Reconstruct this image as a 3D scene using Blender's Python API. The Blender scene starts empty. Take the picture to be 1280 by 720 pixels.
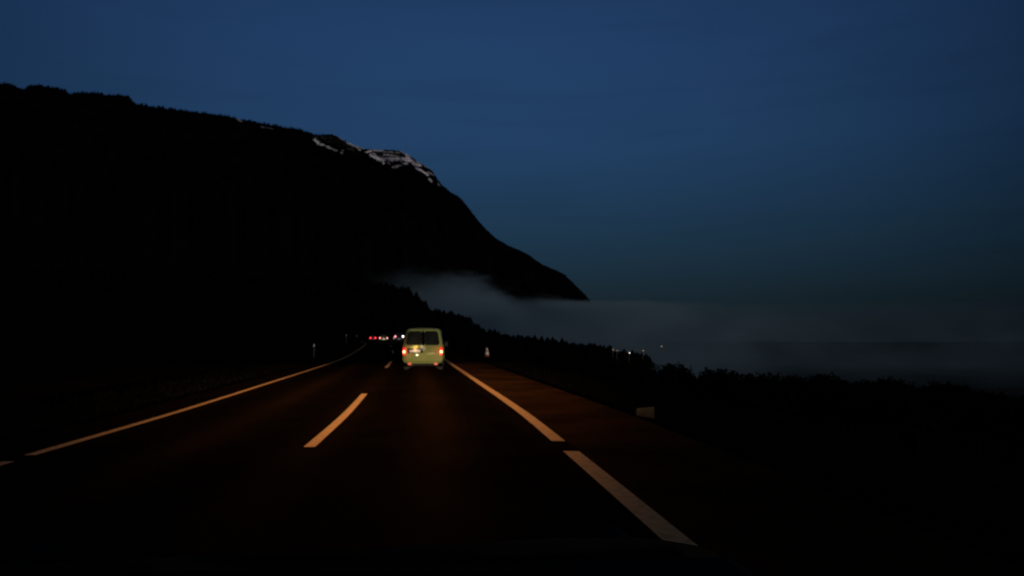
import bpy, bmesh, math, random
from math import radians as R, sin, cos, pi, exp, sqrt
from mathutils import Vector, noise
random.seed(7)
S = bpy.context.scene
COL = S.collection

# ------------------------------------------------------------------ camera
F = 967.0                      # focal length in pixels of a 1280 wide frame
HOR = 422.0                    # horizon row
CAMZ = 1.5
PITCH = math.atan((HOR - 360) / F)
cam_d = bpy.data.cameras.new('camera'); cam = bpy.data.objects.new('camera', cam_d); COL.objects.link(cam)
cam_d.sensor_width = 36; cam_d.lens = F / 1280 * 36
cam_d.clip_start = 0.05; cam_d.clip_end = 60000
cam.location = (0, 0, CAMZ); cam.rotation_euler = (R(90) + PITCH, 0, 0)
cam_d.dof.use_dof = True; cam_d.dof.focus_distance = 1.2; cam_d.dof.aperture_fstop = cam_d.lens / 3.1
S.camera = cam

def ray(px, py, Y):
    """world point at depth Y seen at photo pixel (px, py)"""
    a = (px - 640) / F; b = (360 - py) / F
    dy = cos(PITCH) - b * sin(PITCH); dz = sin(PITCH) + b * cos(PITCH)
    k = Y / dy
    return Vector((a * k, Y, CAMZ + dz * k))

def interp(pts, x):
    if x <= pts[0][0]: return pts[0][1]
    for (a, b), (c, d) in zip(pts, pts[1:]):
        if x <= c:
            return b + (d - b) * (x - a) / (c - a)
    return pts[-1][1]

def smooth_interp(pts, x):
    """Catmull-Rom through the points, straight lines outside"""
    n = len(pts)
    if x <= pts[0][0]:
        (a, b), (c, d) = pts[0], pts[1]; return b + (d - b) / (c - a) * (x - a)
    if x >= pts[-1][0]:
        (a, b), (c, d) = pts[-2], pts[-1]; return d + (d - b) / (c - a) * (x - c)
    for i in range(n - 1):
        if x <= pts[i + 1][0]: break
    x0, y0 = pts[i]; x1, y1 = pts[i + 1]
    def m(j):
        j0, j1 = max(0, j - 1), min(n - 1, j + 1)
        return (pts[j1][1] - pts[j0][1]) / (pts[j1][0] - pts[j0][0])
    h = x1 - x0; t = (x - x0) / h
    return ((2*t**3 - 3*t**2 + 1) * y0 + (t**3 - 2*t**2 + t) * h * m(i) +
            (-2*t**3 + 3*t**2) * y1 + (t**3 - t**2) * h * m(i + 1))

# right edge line of the carriageway (X at depth Y) and road height
XR = [(-60, 7.0), (-20, 3.6), (0, 1.77), (5.5, 1.25), (10.3, .78), (15.9, .19), (26, -1.1), (38, -2.65), (52.7, -4.6), (68, -6.9),
      (97, -11.6), (125, -16.6), (165, -25.2), (225, -35.3), (400, -64), (900, -150)]
def xr(y): return smooth_interp(XR, y)
ZR = [(-60, 0), (35, 0), (50, .03), (75, .22), (100, .45), (125, .58), (200, .62), (400, .9), (900, 2)]
def zr(y): return smooth_interp(ZR, y)
def head(y): return math.atan2(-(xr(y + .5) - xr(y - .5)), 1.0)

# ------------------------------------------------------------------ materials
def mat(name, col, rough=.6, metal=0., emit=None, es=0., spec=.5, bump=None, var=None, coat=0.):
    m = bpy.data.materials.new(name); m.use_nodes = True
    nt = m.node_tree; b = nt.nodes['Principled BSDF']
    b.inputs['Base Color'].default_value = (*col, 1); b.inputs['Roughness'].default_value = rough
    b.inputs['Metallic'].default_value = metal; b.inputs['Specular IOR Level'].default_value = spec
    b.inputs['Coat Weight'].default_value = coat
    if emit:
        b.inputs['Emission Color'].default_value = (*emit, 1); b.inputs['Emission Strength'].default_value = es
    if var or bump:
        tc = nt.nodes.new('ShaderNodeTexCoord')
    if var:                                  # (scale, second colour, low, high)
        n = nt.nodes.new('ShaderNodeTexNoise'); n.inputs['Scale'].default_value = var[0]; n.inputs['Detail'].default_value = 6
        nt.links.new(tc.outputs['Object'], n.inputs['Vector'])
        mr = nt.nodes.new('ShaderNodeMapRange'); mr.inputs[1].default_value = var[2]; mr.inputs[2].default_value = var[3]
        nt.links.new(n.outputs['Fac'], mr.inputs[0])
        mx = nt.nodes.new('ShaderNodeMix'); mx.data_type = 'RGBA'
        mx.inputs[6].default_value = (*col, 1); mx.inputs[7].default_value = (*var[1], 1)
        nt.links.new(mr.outputs[0], mx.inputs[0]); nt.links.new(mx.outputs[2], b.inputs['Base Color'])
    if bump:
        n2 = nt.nodes.new('ShaderNodeTexNoise'); n2.inputs['Scale'].default_value = bump[0]; n2.inputs['Detail'].default_value = 4
        nt.links.new(tc.outputs['Object'], n2.inputs['Vector'])
        bp = nt.nodes.new('ShaderNodeBump'); bp.inputs['Strength'].default_value = bump[1]; bp.inputs['Distance'].default_value = bump[2]
        nt.links.new(n2.outputs['Fac'], bp.inputs['Height']); nt.links.new(bp.outputs[0], b.inputs['Normal'])
    return m

M = {}
M['asphalt'] = mat('asphalt', (.010, .0042, .0015), .95, spec=0, bump=(60, .5, .01), var=(.9, (.006, .0026, .0011), .35, .65))
M['lane'] = mat('lane_asphalt', (.0075, .0032, .0012), .95, spec=0, bump=(60, .5, .01), var=(.8, (.0045, .002, .0009), .35, .65))
_nt = M['lane'].node_tree; _b = _nt.nodes['Principled BSDF']; _src = _b.inputs['Base Color'].links[0].from_socket
_at = _nt.nodes.new('ShaderNodeAttribute'); _at.attribute_name = 'between_tracks'
_n = _nt.nodes.new('ShaderNodeTexNoise'); _n.inputs['Scale'].default_value = .35; _n.inputs['Detail'].default_value = 5
_tc = _nt.nodes.new('ShaderNodeTexCoord'); _nt.links.new(_tc.outputs['Object'], _n.inputs['Vector'])
_m = _nt.nodes.new('ShaderNodeMath'); _m.operation = 'MULTIPLY'; _nt.links.new(_at.outputs['Fac'], _m.inputs[0]); _nt.links.new(_n.outputs['Fac'], _m.inputs[1])
_x = _nt.nodes.new('ShaderNodeMix'); _x.data_type = 'RGBA'; _nt.links.new(_m.outputs[0], _x.inputs[0]); _nt.links.new(_src, _x.inputs[6]); _x.inputs[7].default_value = (.030, .0115, .0038, 1)
_nt.links.new(_x.outputs[2], _b.inputs['Base Color'])
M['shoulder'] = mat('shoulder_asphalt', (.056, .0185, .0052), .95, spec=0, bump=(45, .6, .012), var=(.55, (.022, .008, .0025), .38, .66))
M['line'] = mat('line_paint', (.94, .41, .135), .7, spec=.03, bump=(80, .3, .004), var=(9, (.62, .26, .08), .48, .75))
M['grass'] = mat('grass_ground', (.007, .0065, .003), .95, spec=0, bump=(3, 1, .1), var=(.4, (.0035, .0035, .002), .3, .7))
M['blade'] = mat('grass_blades', (.0013, .0009, .0005), .95, spec=0, var=(6, (.0006, .0005, .0003), .35, .7))
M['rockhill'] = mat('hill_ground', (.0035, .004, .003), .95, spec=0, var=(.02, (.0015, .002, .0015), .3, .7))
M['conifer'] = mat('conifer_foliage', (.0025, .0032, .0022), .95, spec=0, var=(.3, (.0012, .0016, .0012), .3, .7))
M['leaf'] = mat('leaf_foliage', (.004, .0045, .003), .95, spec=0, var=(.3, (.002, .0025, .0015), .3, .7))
M['bark'] = mat('bark', (.006, .005, .004), .9, spec=0, bump=(8, .6, .03))
M['vanpaint'] = mat('van_paint', (.39, .42, .115), .5, spec=.2, coat=.1, var=(2.2, (.30, .33, .09), .4, .75))
M['glass'] = mat('dark_glass', (.016, .016, .011), .2, spec=.25, var=(3, (.03, .03, .02), .4, .7))
M['rubber'] = mat('black_rubber', (.003, .003, .003), .9, spec=.0)
M['blackplastic'] = mat('black_plastic', (.018, .018, .018), .6, spec=.3, bump=(60, .2, .002))
M['rim'] = mat('steel_rim', (.35, .35, .36), .4, .8, bump=(30, .1, .002))
M['chrome'] = mat('chrome', (.6, .6, .6), .25, 1.)
M['whitepaint'] = mat('white_enamel', (.82, .82, .76), .4, bump=(20, .05, .002))
M['dirty'] = mat('dirty_white_plastic', (.06, .06, .055), .8, spec=.1, var=(9, (.035, .035, .03), .4, .7))
M['plate'] = mat('plate_enamel', (.8, .78, .7), .4, bump=(20, .05, .002))
M['ink'] = mat('plate_ink', (.02, .02, .02), .5)
M['redlens'] = mat('red_lens', (.35, .01, .008), .25, emit=(1, .03, .012), es=1.0)
M['hotlens'] = mat('lit_bulb', (.8, .2, .1), .3, emit=(1, .40, .17), es=5.0)
M['reflglow'] = mat('red_reflector_glow', (.4, .02, .01), .3, emit=(1, .10, .05), es=.55)  # emission imitates headlight returned by red reflectors
M['whiteglint'] = mat('white_glint_glow', (.8, .8, .7), .4, emit=(1, .98, .72), es=1.6)  # emission stands for a reflected glint, no lamp here
M['farred'] = mat('far_red_lamp', (.4, .01, .01), .3, emit=(1, .035, .05), es=2.6)
M['farpink'] = mat('far_pink_lamp', (.4, .1, .1), .3, emit=(1, .30, .33), es=2.6)
M['farwhite'] = mat('far_white_lamp', (.6, .5, .6), .3, emit=(1, .78, .9), es=4.0)
M['carpaint'] = mat('dark_car_paint', (.012, .013, .016), .3, spec=.5, coat=.4)
M['carpaint2'] = mat('olive_car_paint', (.05, .05, .03), .3, spec=.5, coat=.4)
M['bonnet'] = mat('bonnet_paint', (.004, .0045, .004), .8, spec=0.02)
M['cone'] = mat('pale_plastic', (.85, .66, .56), .5, bump=(20, .1, .004))
M['coneor'] = mat('orange_plastic', (.30, .07, .02), .6, spec=.1)
M['stone'] = mat('dimmed_stone', (.008, .0066, .0048), .9, spec=.0, bump=(25, .6, .01), var=(7, (.010, .008, .006), .4, .65))  # pale stone coloured near black to offset the strong headlight on it
M['galv'] = mat('galvanised_steel', (.08, .08, .08), .5, .6)
M['lamp'] = mat('village_lamp', (.8, .7, .5), .4, emit=(1, .66, .38), es=1.5)
M['lampw'] = mat('village_lamp_white', (.8, .8, .8), .4, emit=(1, .88, .76), es=3.)
M['lampdim'] = mat('village_lamp_dim', (.8, .7, .5), .4, emit=(1, .6, .3), es=.35)

# ------------------------------------------------------------------ helpers
def link(name, verts, faces, m, parent=None, smooth=False, mats=None):
    me = bpy.data.meshes.new(name); me.from_pydata([tuple(v) for v in verts], [], faces); me.update()
    if smooth:
        for p in me.polygons: p.use_smooth = True
    for mm in (mats or [m]): me.materials.append(mm)
    o = bpy.data.objects.new(name, me); COL.objects.link(o)
    if parent is not None: o.parent = parent
    return o

def link_bm(name, bm, m, parent=None, smooth=False):
    bmesh.ops.recalc_face_normals(bm, faces=bm.faces[:])
    me = bpy.data.meshes.new(name); bm.to_mesh(me); bm.free()
    if smooth:
        for p in me.polygons: p.use_smooth = True
    me.materials.append(m)
    o = bpy.data.objects.new(name, me); COL.objects.link(o)
    if parent is not None: o.parent = parent
    return o

def empty(name, loc, rz, label, cat, group=None):
    o = bpy.data.objects.new(name, None); COL.objects.link(o)
    o.location = loc; o.rotation_euler = (0, 0, rz); o['label'] = label; o['category'] = cat
    if group: o['group'] = group
    o.empty_display_size = .2
    return o

def structure(o, kind='structure'):
    o['kind'] = kind; return o

def tree_copy(o, parent=None):
    c = o.copy(); COL.objects.link(c)
    if parent is not None: c.parent = parent
    for ch in [x for x in KIDS.get(o, [])]: pass
    for ch in o.children: tree_copy(ch, c)
    return c
KIDS = {}

def box(bm, x0, x1, y0, y1, z0, z1, bev=0.0):
    r = bmesh.ops.create_cube(bm, size=1)
    for v in r['verts']:
        v.co = Vector(((x0 + x1) / 2 + v.co.x * (x1 - x0), (y0 + y1) / 2 + v.co.y * (y1 - y0), (z0 + z1) / 2 + v.co.z * (z1 - z0)))
    if bev:
        es = list({e for v in r['verts'] for e in v.link_edges})
        bmesh.ops.bevel(bm, geom=es, offset=bev, segments=2, affect='EDGES', profile=.5)

def lathe(bm, prof, n=20, axis='z', org=(0, 0, 0)):
    """prof: list of (r, h)"""
    rows = []
    for r, h in prof:
        row = []
        for k in range(n):
            a = 2 * pi * k / n
            p = (r * cos(a), r * sin(a), h)
            if axis == 'x': p = (h, r * cos(a), r * sin(a))
            if axis == 'y': p = (r * cos(a), h, r * sin(a))
            row.append(bm.verts.new((p[0] + org[0], p[1] + org[1], p[2] + org[2])))
        rows.append(row)
    for a, b in zip(rows, rows[1:]):
        for k in range(n):
            bm.faces.new((a[k], a[(k + 1) % n], b[(k + 1) % n], b[k]))
    bm.faces.new(rows[0]); bm.faces.new(rows[-1])

def bar(bm, p, q, r, n=8):
    p, q = Vector(p), Vector(q); d = (q - p).normalized()
    u = d.orthogonal().normalized(); w = d.cross(u)
    A = [bm.verts.new(p + (u * cos(2*pi*k/n) + w * sin(2*pi*k/n)) * r) for k in range(n)]
    B = [bm.verts.new(q + (u * cos(2*pi*k/n) + w * sin(2*pi*k/n)) * r) for k in range(n)]
    for k in range(n): bm.faces.new((A[k], A[(k+1) % n], B[(k+1) % n], B[k]))
    bm.faces.new(A); bm.faces.new(B)

# ------------------------------------------------------------------ road
def ribbon(name, y0, y1, ua, ub, dz, m, step=2.0, nu=1):
    ys = []; y = y0
    while y < y1: ys.append(y); y += step * (1 if y < 260 else 6)
    ys.append(y1)
    V, Fc = [], []
    for y in ys:
        for k in range(nu + 1):
            u = ua + (ub - ua) * k / nu
            V.append((xr(y) + u, y, zr(y) + dz))
    w = nu + 1
    for i in range(len(ys) - 1):
        for k in range(nu):
            a = i * w + k; Fc.append((a, a + 1, a + 1 + w, a + w))
    return structure(link(name, V, Fc, m))

rd = ribbon('road', -40, 900, -7.22, .12, 0, M['lane'], nu=36)
# wheel tracks polished darker than the strip between them
tk = []
for v in rd.data.vertices:
    u = v.co.x - xr(v.co.y); c = min(abs(u + 1.75), abs(u + 5.25))
    tk.append(exp(-(c / .42) ** 2) * 1.0 + .45 * max(0, min(1, (c - 1.25) / .3)))
a_ = rd.data.attributes.new('between_tracks', 'FLOAT', 'POINT'); a_.data.foreach_set('value', tk)
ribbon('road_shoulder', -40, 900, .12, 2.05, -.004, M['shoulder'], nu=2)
ribbon('median_shoulder', -40, 900, -8.0, -7.22, -.004, M['asphalt'])
ribbon('opposite_road', -40, 900, -21.5, -11.8, -.01, M['asphalt'], nu=4)
# painted markings: two lengths of solid line at each side, dashes between the lanes
ribbon('edge_line', -30, 10.35, -.10, .11, .006, M['line'], step=.5)
ribbon('edge_line', 11.35, 600, -.10, .10, .006, M['line'], step=1)
ribbon('edge_line', -30, 9.50, -7.04, -6.89, .006, M['line'], step=.5)
ribbon('edge_line', 10.0, 600, -7.05, -6.90, .006, M['line'], step=1)
y = 10.75 - 27.9
while y < 300:
    ribbon('lane_dash', y, y + 10.1, -3.60, -3.44, .006, M['line'], step=1)
    y += 27.9

# ------------------------------------------------------------------ ground
def ground_z(u, y):
    c = zr(y) - .1
    n = noise.noise(Vector((u * .05, y * .05, 0))) if abs(u) < 400 else 0
    if u > 2.05:
        if u < 5: z = c - .02 * (u - 2)
        elif u < 60: z = c - .06 - .30 * (u - 5) * (1 if u > 12 else (u - 5) / 7 * .5 + .5)
        else: z = interp([(60, -16.5), (200, -31), (500, -60), (1200, -75), (1e6, -75)], u)
        return z + n * min(1, max(0, (u - 6) / 30)) * 1.2
    if u < -22.5:
        return c + interp([(-1e5, 20), (-3000, 60), (-300, 22), (-120, 14), (-60, 8), (-22.5, 0)], u) + n * min(1, (-22.5 - u) / 30)
    if -11.8 < u < -8: return c + .06
    return c
us = [-6000, -3500, -2000, -1200, -700, -450, -300, -220, -160, -120, -90, -70, -58, -48, -40, -34, -29, -25, -22.5, -22, -21.6, -21.5,
      -16, -11.8, -11.5, -9.9, -8.3, -8.0, -7, -3.5, 0, 1.5, 2.05, 2.4, 3, 3.6, 4.4, 5.2, 6.2, 7.5, 9, 11, 13, 16, 19, 23, 28, 34, 41, 50, 60,
      75, 95, 120, 150, 190, 240, 310, 400, 520, 700, 950, 1300, 1800, 2600, 4000, 6500, 10000]
ys = [-60, -40, -20, -10] + [i * 2 for i in range(0, 60)] + [120 + i * 8 for i in range(0, 30)] + [370, 420, 480, 560, 660, 800, 1000, 1300, 1700, 2300, 3200, 4500, 6500, 9500, 14000]
V, Fc = [], []
for y in ys:
    for u in us:
        xx = (xr(y) if y < 900 else xr(900)) + u
        V.append((xx, y, ground_z(u, min(y, 900)) - (0.08 if -22 < u < 2.3 else 0)))
w = len(us)
for i in range(len(ys) - 1):
    for k in range(w - 1):
        a = i * w + k; Fc.append((a, a + 1, a + 1 + w, a + w))
structure(link('ground', V, Fc, M['grass'], smooth=True))
def ground_at(x, y):
    yy = min(y, 900)
    return ground_z(x - xr(yy), yy)

# ------------------------------------------------------------------ mountain
SIL = [(-900, 40), (-500, 70), (-200, 92), (0, 106), (9, 109), (17, 112), (24, 108), (32, 107), (56, 110), (72, 114), (79, 119), (85, 116), (110, 117), (125, 119), (151, 121), (161, 130), (200, 136), (265, 144), (300, 150), (330, 156), (360, 161), (392, 168),
       (415, 169), (432, 178), (455, 186), (500, 189), (513, 197), (530, 207), (541, 216), (549, 229), (561, 239), (574, 247), (587, 262), (597, 275), (609, 288), (622, 299),
       (638, 308), (660, 318), (674, 328), (686, 334), (700, 340), (711, 348), (721, 358), (732, 369), (743, 381), (760, 394), (790, 410), (840, 428), (900, 445)]
def crest_D(px): return interp([(-900, 3400), (0, 3100), (500, 2900), (740, 2800), (900, 2750)], px)
# strokes of snow lying on the ledges of the summit cliff, in cliff coordinates (bearing column, row)
def zc(pts): return [(380 + a / 7.11, 155 + b / 7.11) for a, b in pts]
STROKES = [(zc([(70, 155), (105, 208)]), 2.4, 1), (zc([(105, 208), (150, 230), (220, 266), (268, 292)]), 1.5, .55),
    (zc([(240, 85), (280, 100), (325, 138)]), 1.9, .75), (zc([(322, 290), (314, 318)]), 1.5, .6), (zc([(365, 168), (420, 192), (515, 214)]), 1.9, .9),
    (zc([(460, 215), (475, 235)]), 1.6, .6),
    (zc([(530, 255), (600, 238), (685, 240)]), 1.3, .8), (zc([(690, 250), (780, 255), (860, 258)]), .7, .5), (zc([(850, 240), (900, 268)]), 1.9, .9),
    (zc([(575, 285), (600, 300)]), 1.9, .75), (zc([(600, 270), (640, 300), (720, 300), (760, 292), (830, 305), (920, 315)]), .85, .8),
    (zc([(590, 318), (660, 338), (740, 345), (800, 348), (860, 345), (940, 335)]), 2.9, 1), (zc([(700, 285), (760, 300)]), 1.2, .7),
    (zc([(690, 350), (694, 402)]), 1.4, .75), (zc([(765, 350), (770, 375)]), 1.6, .8), (zc([(850, 350), (852, 372)]), 1.6, .8),
    (zc([(735, 390), (745, 412)]), 1.2, .5), (zc([(780, 440), (850, 412), (905, 392)]), 1.6, .42),
    (zc([(900, 280), (935, 325), (970, 368), (1025, 372)]), 2.3, .95), (zc([(960, 340), (1010, 350)]), 1.5, .6),
    (zc([(990, 412), (1040, 450), (1085, 478)]), 2.2, .9), (zc([(1060, 375), (1125, 402)]), 1.0, .5), (zc([(1090, 440), (1145, 460)]), 1.5, .5),
    (zc([(1108, 535), (1122, 552)]), 2.0, .6), (zc([(1185, 540), (1192, 556)]), 1.4, .35),
    ([(291, 148.5), (296, 153)], 1.2, .35), ([(322, 160), (336, 164)], 1.1, .22)]
def seg_d(p, a, b):
    ax, ay = a; bx, by = b; dx, dy = bx - ax, by - ay
    t = max(0, min(1, ((p[0] - ax) * dx + (p[1] - ay) * dy) / (dx * dx + dy * dy + 1e-9)))
    return sqrt((p[0] - ax - t * dx) ** 2 + (p[1] - ay - t * dy) ** 2)
def snow(px, py):
    if px < 285 or px > 552 or py > 240: return 0
    s = 0
    n = noise.noise(Vector((px * .9, py * 1.1, 3))) + .6 * noise.noise(Vector((px * 2.1, py * 2.4, 9)))
    for pts, wd, k in STROKES:
        for a, b in zip(pts, pts[1:]):
            if abs(a[0] - px) > 40 and abs(b[0] - px) > 40: continue
            d = seg_d((px, py), a, b) / wd
            v = min(1, k * 1.35) * max(0, min(1, 1.75 - d * 1.5 + n * 1.3))
            if v > s: s = v
    if 388 < px < 440 and 166 < py < 196 and py < 172 + (px - 388) * .5 and n > .42: s = max(s, .3)
    if 459 < px < 512 and 188 < py < 203: s = max(s, .02 + .08 * n)
    return max(0, min(1, s))
cols = []; p = -900.
while p < 900:
    cols.append(p); p += 25 if p < -40 else (3 if (p < 380 or p > 556) else .55)
rows = [('b', 1.0), ('b', .7), ('b', .45), ('b', .25), ('b', .1), ('b', .03)] + [('f', i * .55) for i in range(0, 130)] + \
       [('f', 71.5 + i * 6) for i in range(1, 12)] + [('g', t) for t in (.2, .4, .6, .8, 1)]
V, Fc, SN = [], [], []
for p in cols:
    sy = smooth_interp(SIL, p); D = crest_D(p); top = ray(p, sy, D)
    dirx = (p - 640) / F
    small = noise.noise(Vector((p * .12, 0, 5))) * 1.3 + noise.noise(Vector((p * .5, 0, 7))) * .7
    top.z += small * D / F * (.8 if p < 560 else .5)
    H = top.z + 80
    for kind, t in rows:
        if kind == 'b':
            Y = D + t * 1800; z = -80 + H * (1 - t) ** .8; py = sy - 1
            P = Vector((dirx * Y, Y, z))
        elif kind == 'f':
            drop = t * D / F                                        # metres below crest
            rel = min(1, drop / H)
            # cliff profile: steep at ledges, and gentler slope lower down
            ledge = 0
            if 385 < p < 556: ledge = (sin((t + small) * 1.25) * 6)
            rel_y = drop * 1.15 + ledge
            Y = D - min(rel_y, 1e9) + noise.noise(Vector((p * .05, t * .08, 1))) * 40 * min(1, t / 12)
            P = Vector((dirx * Y, Y, max(-80, top.z - drop))); py = sy + t
        else:
            P0 = V[-1] if t == .2 else P0
            if t == .2: P0 = Vector(V[-1])
            Y = P0.y + (2150 - P0.y) * t if P0.y > 2150 else P0.y - 50 * t
            P = Vector((dirx * Y, Y, P0.z + (-80 - P0.z) * t)); py = 999
        V.append(P); SN.append(snow(p, py) if kind == 'f' else 0)
w = len(rows)
for i in range(len(cols) - 1):
    for k in range(w - 1):
        a = i * w + k; Fc.append((a, a + 1, a + 1 + w, a + w))
# mountain material: dark wooded rock, snow held on the cliff ledges
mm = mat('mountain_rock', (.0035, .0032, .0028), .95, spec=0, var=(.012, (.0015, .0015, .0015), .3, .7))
nt = mm.node_tree; b = nt.nodes['Principled BSDF']
src = b.inputs['Base Color'].links[0].from_socket
at = nt.nodes.new('ShaderNodeAttribute'); at.attribute_name = 'snow_cover'
tc = nt.nodes.new('ShaderNodeTexCoord'); nz = nt.nodes.new('ShaderNodeTexNoise'); nz.inputs['Scale'].default_value = .14; nz.inputs['Detail'].default_value = 5
nt.links.new(tc.outputs['Object'], nz.inputs['Vector'])
mr = nt.nodes.new('ShaderNodeMapRange'); mr.inputs[1].default_value = .3; mr.inputs[2].default_value = .5; mr.inputs[3].default_value = .6
nt.links.new(nz.outputs['Fac'], mr.inputs[0])
mu = nt.nodes.new('ShaderNodeMath'); mu.operation = 'MULTIPLY'
nt.links.new(at.outputs['Fac'], mu.inputs[0]); nt.links.new(mr.outputs[0], mu.inputs[1])
mx = nt.nodes.new('ShaderNodeMix'); mx.data_type = 'RGBA'; nt.links.new(mu.outputs[0], mx.inputs[0])
nt.links.new(src, mx.inputs[6]); mx.inputs[7].default_value = (.90, .84, .86, 1)
nt.links.new(mx.outputs[2], b.inputs['Base Color'])
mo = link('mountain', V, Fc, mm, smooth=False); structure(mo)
attr = mo.data.attributes.new('snow_cover', 'FLOAT', 'POINT'); attr.data.foreach_set('value', SN)

# conifer forest clothing the mountain: small ragged cones, one mass
def add_conifer(V, Fc, base, h, r, n=5, tiers=1):
    for t in range(tiers):
        k0 = len(V); zb = base.z + h * (.08 + .55 * t / max(1, tiers)); rr = r * (1 - .55 * t / max(1, tiers))
        zt = base.z + h * (1 if t == tiers - 1 else .55 + .3 * t)
        a0 = random.random() * 6
        for k in range(n):
            a = a0 + 2 * pi * k / n; q = rr * random.uniform(.75, 1.2)
            V.append((base.x + q * cos(a), base.y + q * sin(a), zb + random.uniform(-.03, .03) * h))
        V.append((base.x + random.uniform(-.05, .05) * h * .3, base.y, zt))
        for k in range(n): Fc.append((k0 + k, k0 + (k + 1) % n, k0 + n))
        Fc.append(tuple(range(k0, k0 + n)))
TV, TF = [], []
mv = V; nr = len(rows)
for _ in range(15000):
    ci = random.randrange(len(cols)); p = cols[ci]
    if 385 < p < 556 and random.random() < .86: continue
    # crest trees often, others scattered down the flank
    ri = 6 + (int(random.random() * 3) if random.random() < .25 else int(random.random() ** 1.3 * 128))
    if SN[ci * nr + ri] > .15 or SN[ci * nr + min(ri + 6, nr - 1)] > .3: continue
    if 395 < p < 548 and ri < 60 and (SN[ci * nr + max(ri - 10, 6)] > .2): continue
    P = mv[ci * nr + ri]
    h = random.uniform(6, 17) * (.7 + .9 * abs(noise.noise(Vector((p * .09, 2, 2))))) * (.7 if p > 380 else 1)
    if ri < 10 and 450 < p < 545: h *= .35
    if ri < 12 and p > 560: h *= .6
    add_conifer(TV, TF, Vector(P) + Vector((random.uniform(-3, 3), random.uniform(-4, 4), -3)), h, h * .25)
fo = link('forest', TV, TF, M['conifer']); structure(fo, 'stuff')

# ------------------------------------------------------------------ generic ridge
def ridge(name, sil, D, depth, base, m, rough, seed, step=4, front=1.0):
    V, Fc = [], []; cs = []; p = sil[0][0]
    while p <= sil[-1][0]: cs.append(p); p += step
    prof = [(-1, 0), (-.8, .12), (-.6, .32), (-.4, .55), (-.2, .8), (-.08, .94), (0, 1), (.1, .93), (.3, .72), (.6, .35), (1, 0)]
    crest = []
    for p in cs:
        d = interp(D, p); top = ray(p, interp(sil, p), d)
        top.z += noise.noise(Vector((p * .05, seed, 0))) * rough + noise.noise(Vector((p * .2, seed, 0))) * rough * .5
        crest.append(top)
        for s, hgt in prof:
            Y = d + s * depth * (front if s < 0 else 1)
            V.append(((p - 640) / F * Y, Y, base + (top.z - base) * hgt + (noise.noise(Vector((p * .06, s * 3, seed))) * rough if 0 < hgt < 1 else 0)))
    w = len(prof)
    for i in range(len(cs) - 1):
        for k in range(w - 1):
            a = i * w + k; Fc.append((a, a + 1, a + 1 + w, a + w))
    o = link(name, V, Fc, m, smooth=True); structure(o); return o, crest, V, w, cs

# near wooded spur between the motorway and the fog
SPUR = [(-700, 300), (0, 338), (300, 345), (420, 352), (500, 362), (516, 372), (534, 388), (560, 396), (578, 398), (592, 410), (612, 420), (640, 424), (668, 426), (700, 431), (760, 441), (800, 450)]
so, crest, sv, sw, scs = ridge('hill', SPUR, [(-700, 700), (400, 620), (800, 420)], 170, -18, M['rockhill'], 1.2, 3.3)
SV, SF = [], []
for i, P in enumerate(sv):
    pc = scs[i // sw]
    if pc < -150: continue
    for _ in range(2):
        q = Vector(P) + Vector((random.uniform(-6, 6), random.uniform(-12, 12), -1.5)); h = random.uniform(3, 6)
        if i % sw < 1 or i % sw > 8: continue
        add_conifer(SV, SF, q, h, h * .5, n=6, tiers=2)
for P in crest:
    for _ in range(2):
        h = random.uniform(1.5, 3.) * (1.0 if P.x > -70 else 1.3)
        add_conifer(SV, SF, P + Vector((random.uniform(-2, 2), random.uniform(-10, 4), -1)), h, h * .6, n=7, tiers=3)
sp = link('woodland', SV, SF, M['conifer']); structure(sp, 'stuff')

# short rough grass on the verges
GV, GF = [], []
for _ in range(9000):
    y_ = 5 + 70 * random.random() ** 1.5
    u_ = 2.12 + abs(random.gauss(0, 1.8)) if random.random() < .6 else random.uniform(-11.4, -8.1)
    x_ = xr(y_) + u_; z_ = ground_z(u_, y_) - .01; a = random.random() * 6.28; h = random.uniform(.04, .16) * (.4 if u_ > 0 and u_ < 2.5 else 1); k = len(GV)
    GV += [(x_ - .012 * cos(a), y_ - .012 * sin(a), z_), (x_ + .012 * cos(a), y_ + .012 * sin(a), z_), (x_ + random.gauss(0, .035), y_ + random.gauss(0, .035), z_ + h)]
    GF.append((k, k + 1, k + 2))
structure(link('grass', GV, GF, M['blade']), 'stuff')

# ------------------------------------------------------------------ individual trees of the line to the right
def trunk_bm(h, r):
    bm = bmesh.new(); lathe(bm, [(r * 1.3, -1.5), (r, .2), (r * .8, h * .4), (r * .5, h * .75), (r * .12, h * .92)], n=7)
    for k in range(6):
        a = k * 2.1; z = h * (.35 + .08 * k)
        bar(bm, (0, 0, z), (cos(a) * h * .22, sin(a) * h * .22, z + h * .16), r * .28, 5)
    return bm
def leafy_crown(h, w, seed):
    rnd = random.Random(seed); V, Fc = [], []
    blobs = [(rnd.uniform(-.55, .55) * w, rnd.uniform(-.55, .55) * w, h * rnd.uniform(.45, .88), w * rnd.uniform(.28, .5)) for _ in range(11)]
    blobs.append((0, 0, h * .86, w * .36))
    for bx, by, bz, br in blobs:
        for _ in range(120):
            d = Vector((rnd.gauss(0, 1), rnd.gauss(0, 1), rnd.gauss(0, 1))).normalized() * br * rnd.uniform(.55, 1.1)
            c = Vector((bx, by, bz)) + d; s = rnd.uniform(.25, .55)
            n = Vector((rnd.gauss(0, 1), rnd.gauss(0, 1), rnd.gauss(0, 1))).normalized(); u = n.orthogonal().normalized() * s; v = n.cross(u)
            k = len(V); V += [c - u, c + v * .6, c + u, c - v * .6]; Fc.append((k, k + 1, k + 2, k + 3))
    return V, Fc
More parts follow.
